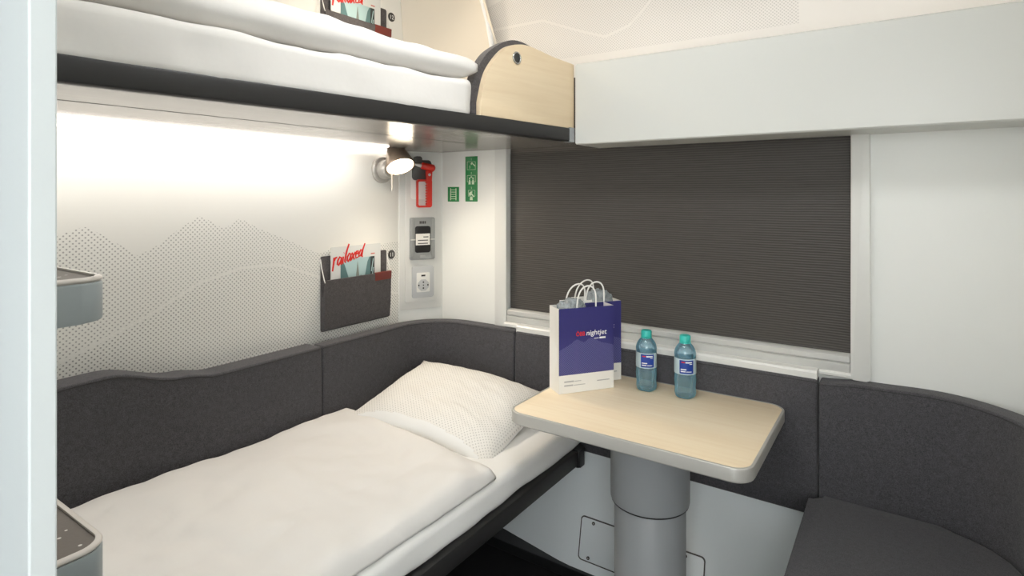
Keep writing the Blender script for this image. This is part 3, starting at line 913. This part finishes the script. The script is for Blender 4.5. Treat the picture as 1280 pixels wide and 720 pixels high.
for k in range(9): box(bm, .010, .018, -.0195, -.004, .012+k*.0112, .0175+k*.0112, bev=.0015)
fin('handle', bm, M['red'], hm, smooth=30)
bm = prism(bmesh.new(), [(.012, .112), (.036, .112), (.038, .155), (.010, .155)], 1, -.019, -.003, bev=.003)
fin('shaft', bm, M['red'], hm, smooth=35)
bm = bmesh.new()
tube(bm, [(-.010, -.011, .176), (-.006, -.011, .1755), (.030, -.011, .168), (.043, -.011, .1655), (.050, -.011, .164)], [.010, .014, .016, .016, .009], 16)
fin('head', bm, M['red'], hm, smooth=50)
bm = tube(bmesh.new(), [(-.036, -.011, .1805), (-.022, -.011, .178), (-.009, -.011, .1757)], [.004, .0075, .0085], 14)
fin('steel_tip', bm, M['steel'], hm, smooth=50)
fin('rivet', disc(bmesh.new(), (.024, -.021, .138), .006, .003, 16), M['steel'], hm)

dv = thing('cradle_unit', 'grey wall unit with black slot between hammer and power socket', 'device', chp(.0985, 1.074, hz_-.0002), RC)
bm = prism(bmesh.new(), rrect(-.054, .054, 0, .178, .005), 1, -.014, 0, bev=.004)
fin('housing', bm, M['device'], dv, smooth=35)
for x in (-.046, .046):
    fin('side_rib', B(x-.007, x+.007, -.0185, -.012, .012, .172, bev=.003), M['device'], dv, smooth=35)
bm = prism(bmesh.new(), rrect(-.034, .034, .030, .142, .010), 1, -.0155, -.012, bev=.001)
sl = fin('black_slot', bm, M['black'], dv, smooth=35); sl['label'] = 'black slot with a white sticker'
st = fin('sticker', B(-.031, .031, -.0166, -.0150, .062, .110), M['paper'], sl)
bm = bmesh.new()
for x0, x1, z0, z1 in ((.002, .024, .094, .098), (-.022, .022, .080, .084), (-.022, .022, .067, .071)): box(bm, x0, x1, -.0170, -.0162, z0, z1)
fin('sticker_print', bm, M['darkgrey'], sl)
bm = bmesh.new()
box(bm, -.014, -.004, -.0148, -.0132, .152, .163); box(bm, -.002, .006, -.0148, -.0132, .152, .163); box(bm, .008, .014, -.0148, -.0132, .152, .163)
fin('indicator', bm, M['darkgrey'], dv)
fin('latch', B(-.013, .013, -.019, -.012, .004, .018, bev=.003), M['device'], dv, smooth=35)
for x in (-.044, .044): fin('spring_clip', B(x-.010, x+.010, -.0205, -.017, .083, .088, bev=.001), M['steel'], dv)

so = thing('power_socket', 'pale grey power socket with charging port low on the corner panel', 'socket', chp(.1015, .913, hz_-.0002), RC)
bm = prism(bmesh.new(), rrect(-.047, .047, 0, .134, .007), 1, -.010, 0, bev=.004)
fin('faceplate', bm, M['socket'], so, smooth=35)
bm = prism(bmesh.new(), rrect(-.029, .029, .024, .106, .004), 1, -.0125, -.008, bev=.001)
ins = fin('insert', bm, M['trim'], so, smooth=35)
fin('usb_port', B(-.009, .009, -.0132, -.012, .090, .097), M['black'], so)
bm = bmesh.new()
o1 = [(.026*math.cos(PI/4*k+PI/8), .053+.026*math.sin(PI/4*k+PI/8)) for k in range(8)]
prism(bm, o1, 1, -.0136, -.012)
oc = fin('socket_face', bm, M['socket'], so)
for x, z, r in ((0, .053, .0026), (0, .0655, .0034), (0, .0405, .0034)):
    fin('contact_hole', disc(bmesh.new(), (x, -.0142, z), r, .001, 14), M['black'], oc)
for x in (-.020, .020): fin('earth_clip', B(x-.003, x+.003, -.0142, -.013, .050, .056), M['black'], oc)

# green safety signs on the window wall
sg = thing('ladder_sign', 'small square green sign with a white ladder', 'sign', (-1.594, YW, 1.319))
fin('plate', B(-.031, .031, -.0016, 0, 0, .063), M['green'], sg)
bm = bmesh.new()
for x in (-.015, .015): box(bm, x-.002, x+.002, -.0021, -.0014, .006, .057)
for k in range(5): box(bm, -.015, .015, -.0021, -.0014, .011+k*.0095, .0138+k*.0095)
fin('ladder_symbol', bm, M['mint'], sg)
sg = thing('evacuation_sign', 'tall narrow green sign with three emergency window pictograms', 'sign', (-1.496, YW, 1.32))
fin('plate', B(-.032, .032, -.0016, 0, 0, .189), M['green'], sg)
def frame(bm, x0, x1, z0, z1, w=.0012):
    for a in ((x0, x1, z0, z0+w), (x0, x1, z1-w, z1), (x0, x0+w, z0, z1), (x1-w, x1, z0, z1)): box(bm, a[0], a[1], -.0021, -.0014, a[2], a[3])
bm = bmesh.new()
frame(bm, -.022, .022, .133, .167)
prism(bm, [(.002, .160), (.005, .163), (.022, .149), (.019, .146)], 1, -.0021, -.0014); prism(bm, [(-.004, .158), (.004, .166), (.008, .160), (.0, .153)], 1, -.0021, -.0014)
for k in range(3): prism(bm, [(-.010, .150-k*.005), (-.006, .152-k*.004), (-.008, .146-k*.004)], 1, -.0021, -.0014)
fin('hammer_pictogram', bm, M['mint'], sg)
bm = bmesh.new()
frame(bm, -.022, .022, .082, .110)
for x in (-.009, .009):
    prism(bm, [(x-.006, .072), (x+.006, .072), (x+.003, .092), (x-.003, .092)], 1, -.0021, -.0014)
    disc(bm, (x, -.0021, .097), .0036, .0007, 14)
prism(bm, [(-.006, .100), (.006, .100), (0, .107)], 1, -.0021, -.0014)
fin('push_pictogram', bm, M['mint'], sg)
bm = bmesh.new()
frame(bm, -.016, .020, .022, .048)
disc(bm, (.002, -.0021, .040), .0036, .0007, 14)
prism(bm, [(-.012, .036), (-.004, .042), (.010, .028), (.016, .020), (.012, .018), (.002, .028), (-.008, .024), (-.012, .026)], 1, -.0021, -.0014)
prism(bm, [(-.008, .006), (.008, .006), (.006, .020), (-.006, .020)], 1, -.0021, -.0014)
fin('exit_pictogram', bm, M['mint'], sg)
for k, z in ((1, .173), (2, .115), (3, .053)): text('numeral', str(k), .012, M['mint'], sg, (0, -.0016, z), align='CENTER')

# ------------------------------------------------------------------ pockets, magazines, badges on the left wall (local x = +y, -y = into the room)
RL = (0, 0, PI/2)
def make_pocket(label, loc):
    r = thing('wall_pocket', label, 'pocket', loc, RL, 'felt wall pockets')
    bm = prism(bmesh.new(), rrect(-.160, .160, 0, .272, .006), 1, -.004, 0, bev=.0015)
    fin('back_panel', bm, M['felt_pocket'], r, smooth=35)
    bm = bmesh.new(); prof = [(-.003, .001), (-.014, .0), (-.022, .008), (-.027, .06), (-.031, .186), (-.0275, .187), (-.0235, .06), (-.019, .012), (-.014, .005), (-.003, .005)]
    prism(bm, prof, 0, -.161, .161)
    fin('front_panel', bm, M['felt_pocket'], r, smooth=35)
    bm = prism(bmesh.new(), [(-.0283, .157), (-.0305, .157), (-.0325, .188), (-.0265, .1895), (-.0265, .187), (-.0305, .1865)], 0, .075, .1615)
    q = fin('leather_tab', bm, M['leather'], r); q['label'] = 'red brown leather tab'
    for x in (-.1615, .1615):
        bm = bmesh.new()
        tube(bm, [(x, -.003, .262), (x, -.010, .23), (x, -.024, .19), (x, -.030, .178)], .0018, 6)
        fin('elastic_cord', bm, M['cord'], r, smooth=180)
    for x in (-.1605, .1605):
        bm = prism(bmesh.new(), [(-.002, .004), (-.022, .006), (-.029, .184), (-.016, .12), (-.002, .17)], 0, x-.0008, x+.0008)
        fin('gusset', bm, M['felt_pocket'], r)
    return r
GLY = {  # brush script letters: list of strokes, unit x-height
 'r': [[(0, 1.0), (.05, .4), (0, -.45)], [(.03, .5), (.25, .95), (.5, .98)]],
 'a': [[(.55, .85), (.3, 1.0), (.05, .6), (.05, .15), (.25, 0), (.5, .45), (.58, .95)], [(.58, .95), (.55, .2), (.72, .05)]],
 'i': [[(.15, .85), (.12, .1), (.3, .0)], [(.18, 1.25), (.2, 1.3)]],
 'l': [[(.45, 1.9), (.2, 1.0), (.1, .15), (.3, 0)], [(.5, 2.0), (.35, 1.5)]],
 'x': [[(0, .95), (.25, .5), (.5, 0)], [(.55, 1.0), (.2, .45), (0, 0)]],
 'e': [[(.05, .5), (.4, .65), (.4, .95), (.15, .9), (.05, .45), (.15, .05), (.5, .15)]],
 'd': [[(.5, .8), (.3, .95), (.05, .5), (.1, .05), (.35, .2), (.55, .8)], [(.85, 1.75), (.6, .9), (.55, .1), (.75, .0)]]}
def make_magazine(label, loc):
    r = thing('magazine', label, 'magazine', loc, (0, 0, PI/2), 'travel magazines in the wall pockets')
    fin('pages', B(-.119, .119, -.0105, -.0055, 0, .281), M['paper'], r)
    fin('cover', B(-.121, .121, -.0115, -.0105, -.001, .2825), M['paper_gloss'], r)
    yy = -.0119
    bm = bmesh.new()
    def poly(pts, mi, y):
        n0 = len(bm.faces); prism(bm, pts, 1, y, y+.0006); bm.faces.ensure_lookup_table()
        for f in bm.faces[n0:]: f.material_index = mi
    x0, x1, z1 = -.078, .088, .234
    poly([(x0, .02), (x1, .02), (x1, z1), (x0, z1)], 0, yy)
    poly([(x0, .02), (.01, .02), (-.045, .175), (-.060, .215), (x0, z1-.002)], 1, yy-.0003)
    poly([(x1, .02), (.03, .02), (.040, .165), (.052, .215), (.062, z1-.001), (x1, z1-.001)], 1, yy-.0003)
    poly([(.062, .02), (x1, .02), (x1, z1), (.068, z1)], 2, yy-.0006)
    poly([(-.018, .02), (.022, .02), (.010, .17), (.003, .222), (-.004, .17)], 3, yy-.0006)
    poly([(x0, .02), (x1, .02), (x1, .150), (.02, .166), (-.03, .160), (x0, .168)], 1, yy-.00045)
    poly([(.070, .175), (.074, .175), (.084, .225), (.080, .225)], 0, yy-.0009); poly([(.070, .13), (.074, .13), (.084, .19), (.080, .19)], 0, yy-.0009)
    fin('cover_photo', bm, [M['mag_sky'], M['mag_mid'], M['mag_dark'], M['mag_spire']], r)
    bm = bmesh.new()
    xh = .031; cx_ = -.113
    adv = {'r': .6, 'a': .72, 'i': .36, 'l': .42, 'x': .6, 'e': .55, 'd': .75}
    for ch in 'railaxed':
        sx_ = .030
        base = .281-.071+(cx_+.113)*.22
        hs = 1.12 if ch in 'rl' else (.95 if ch in 'xed' else 1)
        for st_ in GLY[ch]:
            P = [(cx_+px*sx_+pz*.0045, yy-.0008, base+pz*xh*hs) for px, pz in st_]
            n = len(P)
            tube(bm, P, [.0026+.0016*math.sin(PI*(i+.5)/n) for i in range(n)], 6)
        cx_ += adv[ch]*sx_
    for v in bm.verts: v.co.y = yy-.0003+(v.co.y-(yy-.0008))*.12
    fin('lettering', bm, M['redprint'], r)
    fin('small_print', B(.070, .090, yy-.0002, yy+.0003, .242, .247), M['pinkprint'], r)
    return r
M['paper_gloss'] = plain('glossy_white_cover', (226, 228, 226), .25)
M['pinkprint'] = plain('pale_red_print', (206, 130, 120), .5)
def make_badge(label, s, loc):
    r = thing('number_badge', label, 'badge', loc, RL, 'round number badges on the wall')
    bm = bmesh.new(); n = 28
    prism(bm, [(.0185*math.cos(2*PI*i/n), .0185*math.sin(2*PI*i/n)) for i in range(n)], 1, -.003, 0, bev=.0008)
    fin('plate', bm, M['badge'], r, smooth=40)
    text('numeral', s, .023, M['whiteprint'], r, (0, -.0032, -.008), 0, .0002, 'CENTER')
    return r
for dz, num, pl, ml, bl in ((0, '11', 'charcoal felt wall pocket above the lower bed cushion', 'travel magazine with red script title in the pocket above the lower bed', 'round dark badge with the number 11'),
                (.98, '12', 'charcoal felt wall pocket behind the upper berth duvet', 'travel magazine with red script title in the pocket above the upper berth', 'round dark badge with the number 12')):
    make_pocket(pl, (XL-.0008, 1.498, .852+dz))
    make_magazine(ml, (XL, 1.497, .872+dz))
    make_badge(bl, num, (XL-.0008, 1.688, 1.103+dz-.001))

# seam strip curving up the left wall beside the number 12
bm = tube(bmesh.new(), [(XL+.0005, 1.807, 1.98), (XL+.0005, 1.792, 2.07), (XL+.0005, 1.770, 2.16), (XL+.0005, 1.735, 2.26), (XL+.0005, 1.70, CEIL)], .0016, 6)
struct(fin('trim_2', bm, M['darkgrey'], smooth=180))

# ------------------------------------------------------------------ reading lamps
def make_lamp(label, loc, energy):
    r = thing('reading_lamp', label, 'lamp', loc, RL, 'wall reading lamps')
    # wall disc, axis along local y
    def ylathe(prof, n=32, M4=None):
        bm = lathe(bmesh.new(), prof, n)
        bm.transform((M4 or Matrix()) @ Matrix.Rotation(PI/2, 4, 'X'))
        return bm
    fin('wall_plate', ylathe([(.050, 0), (.054, .003), (.054, .012), (.050, .016), (.02, .017)]), M['lampwhite'], r, smooth=40)
    fin('wall_boss', ylathe([(.038, .016), (.040, .022), (.036, .045), (.030, .052), (.01, .054)]), M['lampwhite'], r, smooth=40)
    fin('arm', tube(bmesh.new(), [(0, -.05, 0), (0, -.075, .002), (.0, -.098, .012)], [.012, .011, .010], 14), M['lampwhite'], r, smooth=50)
    fin('pivot_pin', tube(bmesh.new(), [(-.022, -.085, -.085), (-.022, -.085, .055)], .0035, 10), M['lampwhite'], r, smooth=60)
    # shade: frustum whose mouth points down and into the room
    ax = Vector((-.16, -.50, -.80)).normalized()
    q = Vector((0, 0, -1)).rotation_difference(ax).to_matrix().to_4x4()
    T = Matrix.Translation((-.010, -.112, .026)) @ q
    bm = lathe(bmesh.new(), [(.026, .062), (.031, .066), (.035, .060), (.056, -.010), (.0575, -.016), (.0575, -.022), (.054, -.022), (.052, -.012), (.032, .055)], 40)
    bm.transform(T); fin('shade', bm, M['bronze'], r, smooth=40)
    bm = lathe(bmesh.new(), [(.050, -.017), (.052, -.019), (.051, -.0215), (.01, -.0235)], 40)
    bm.transform(T); fin('diffuser', bm, M['bulb'], r, smooth=60)
    ld = bpy.data.lights.new('reading_spot', 'SPOT'); ld.energy = energy; ld.spot_size = math.radians(150); ld.spot_blend = .8
    ld.color = (1, .87, .70); ld.shadow_soft_size = .04
    lo = bpy.data.objects.new('reading_spot', ld); col.objects.link(lo); lo.parent = r
    lo.matrix_local = Matrix.Translation((-.010, -.112, .026)) @ q @ Matrix.Translation((0, 0, -.03))
    return r
make_lamp('lit wall reading lamp below the upper berth', (XL-.001, 1.632, 1.450), 12)
make_lamp('wall reading lamp above the upper berth', (XL-.001, 1.50, 2.26), 24)

# LED strip under the berth along the left wall
ls = thing('light_strip', 'thin glowing light strip under the upper berth along the left wall', 'light strip', (XL, .2, 1.518))
fin('profile', B(.000, .014, .0, 1.50, .003, .0125), M['trim'], ls)
bm = prism(bmesh.new(), [(.001, 0), (.018, 0), (.019, .001), (.019, .0122), (.0145, .0122), (.0145, .0025), (.001, .0025)], 1, .002, 1.498)
fin('diffuser', bm, M['led'], ls)
ld = bpy.data.lights.new('strip_fill', 'AREA'); ld.shape = 'RECTANGLE'; ld.size = .10; ld.size_y = 1.29; ld.energy = 2.1; ld.color = (1, .975, .94)  # fill lamp added beside the strip to widen its wash
lo = bpy.data.objects.new('strip_fill', ld); col.objects.link(lo); lo.parent = ls; lo.location = (.12, .66, .0055); lo.rotation_euler = (0, 0, 0)
fin('added_fill_panel', B(.066, .174, .01, 1.31, .0065, .0128, bev=.001), M['led'], ls)  # added glowing panel that gives the offset fill lamp a body

# ------------------------------------------------------------------ ladder steps by the door
def make_step(label, z, warm):
    r = thing('ladder_step', label, 'step', (-.835, .321, z-.055), (0, 0, 0), 'ladder steps beside the door')
    out = rrect(-.26, 0, -.1635, 0, (.0, .03, .034, .02), 8)
    bm = prism(bmesh.new(), out, 2, 0, .050, bev=.003)
    fin('shell', bm, M['step_grey'], r, smooth=35)
    o2 = rrect(-.26, 0, -.1635, 0, (.0, .03, .034, .02), 8); i2 = rrect(-.252, -.0075, -.152, -.0075, (.0, .025, .027, .013), 8)
    i2 = i2 if len(i2) == len(o2) else o2
    bm = bmesh.new(); ringprism(bm, o2, i2, .050, .0565, .0025)
    fin('rim', bm, M['rim'], r, smooth=40)
    bm = prism(bmesh.new(), rrect(-.252, -.0075, -.152, -.0075, (.0, .025, .027, .013), 8), 2, .048, .0535)
    tr = fin('tread', bm, M['tread'], r)
    return r
def tread_mat():
    t = NT('anti_slip_tread'); oc, (x, y, z) = t.coords()
    v = t.node('ShaderNodeTexVoronoi'); v.inputs['Scale'].default_value = 55; t.link(oc, v.inputs['Vector'])
    d = t.math('LESS_THAN', v.outputs['Distance'], .15)
    pick = t.node('ShaderNodeSeparateColor'); t.link(v.outputs['Color'], pick.inputs[0])
    mk = t.math('MULTIPLY', d, t.math('GREATER_THAN', pick.outputs[0], .3))
    t.setup(t.mix(mk, rgb(98, 90, 82), rgb(206, 202, 194)), .55)
    t.bump(t.noise(200, 2, oc), .3, .001)
    return t.m
M['tread'] = tread_mat()
make_step('upper grey ladder step with brown tread beside the door jamb', 1.245, 1)
make_step('lower grey ladder step with speckled dark tread beside the door jamb', .908, 0)

# ------------------------------------------------------------------ lamps that light the room
cl = thing('ceiling_light', 'white ceiling light panel in the compartment ceiling', 'ceiling light', (-.55, .85, CEIL))
fin('housing', B(-.36, .36, -.16, .16, -.03, 0, bev=.004), M['trim'], cl)
fin('diffuser', B(-.34, .34, -.14, .14, -.034, -.03), M['ceil_lamp'], cl)
def area(name, loc, sx, sy, e, c, parent=None, rot=(0, 0, 0)):
    ld = bpy.data.lights.new(name, 'AREA'); ld.shape = 'RECTANGLE'; ld.size = sx; ld.size_y = sy; ld.energy = e; ld.color = c
    lo = bpy.data.objects.new(name, ld); col.objects.link(lo); lo.location = loc; lo.rotation_euler = rot
    if parent: lo.parent = parent
    return lo
area('ceiling_lamp', (0, 0, -.036), .66, .27, 6.1, (.96, .98, 1), cl)
cl2 = thing('corridor_light', 'white ceiling light panel in the corridor ceiling', 'ceiling light', (-.2, -.45, CEIL))
fin('housing', B(-.62, .62, -.14, .14, -.03, 0, bev=.004), M['trim'], cl2)
fin('diffuser', B(-.6, .6, -.12, .12, -.034, -.03), M['ceil_lamp'], cl2)
area('corridor_lamp', (0, 0, -.036), 1.1, .22, .6, (.97, .98, 1), cl2)
# added, unseen glowing pane and area lamp behind the camera for fill light
fill_win = struct(fin('added_fill_pane', B(-.15, 1.85, -1.0, -.996, .75, 1.95), M['fill_pane']))
area('corridor_fill', (.85, -.99, 1.35), 2.0, 1.2, 46, (.985, .985, 1), None, (-PI/2, 0, 0))
# indirect light strip lying on top of the fascia
cs = thing('cove_light', 'light strip hidden on top of the white fascia', 'light strip', (-.3, 1.82, 1.79))
fin('profile', B(-.58, .58, -.012, .012, 0, .010), M['trim'], cs)
fin('diffuser', B(-.575, .575, -.009, .009, .010, .013), M['led'], cs)
area('cove_lamp', (0, 0, .015), 1.15, .018, .08, (1, .93, .85), cs, (PI, 0, 0))
w = bpy.data.worlds.new('world'); sc.world = w; w.use_nodes = True
w.node_tree.nodes['Background'].inputs[0].default_value = (.8, .85, .9, 1); w.node_tree.nodes['Background'].inputs[1].default_value = .3

# ------------------------------------------------------------------ camera
cd = bpy.data.cameras.new('camera'); cam = bpy.data.objects.new('camera', cd); col.objects.link(cam)
cam.location = (0, 0, 1.35); cam.rotation_euler = (PI/2, 0, math.radians(34.2))
cd.sensor_width = 36; cd.lens = 36*720/1280; cd.shift_y = -117/1280; cd.clip_start = .02
sc.camera = cam
sc.cycles.max_bounces = 16; sc.cycles.diffuse_bounces = 12; sc.cycles.glossy_bounces = 6; sc.cycles.transparent_max_bounces = 24
sc.view_settings.view_transform = 'Standard'; sc.view_settings.look = 'None'
sc.view_settings.exposure = 0; sc.view_settings.gamma = 1; sc.view_settings.use_curve_mapping = False
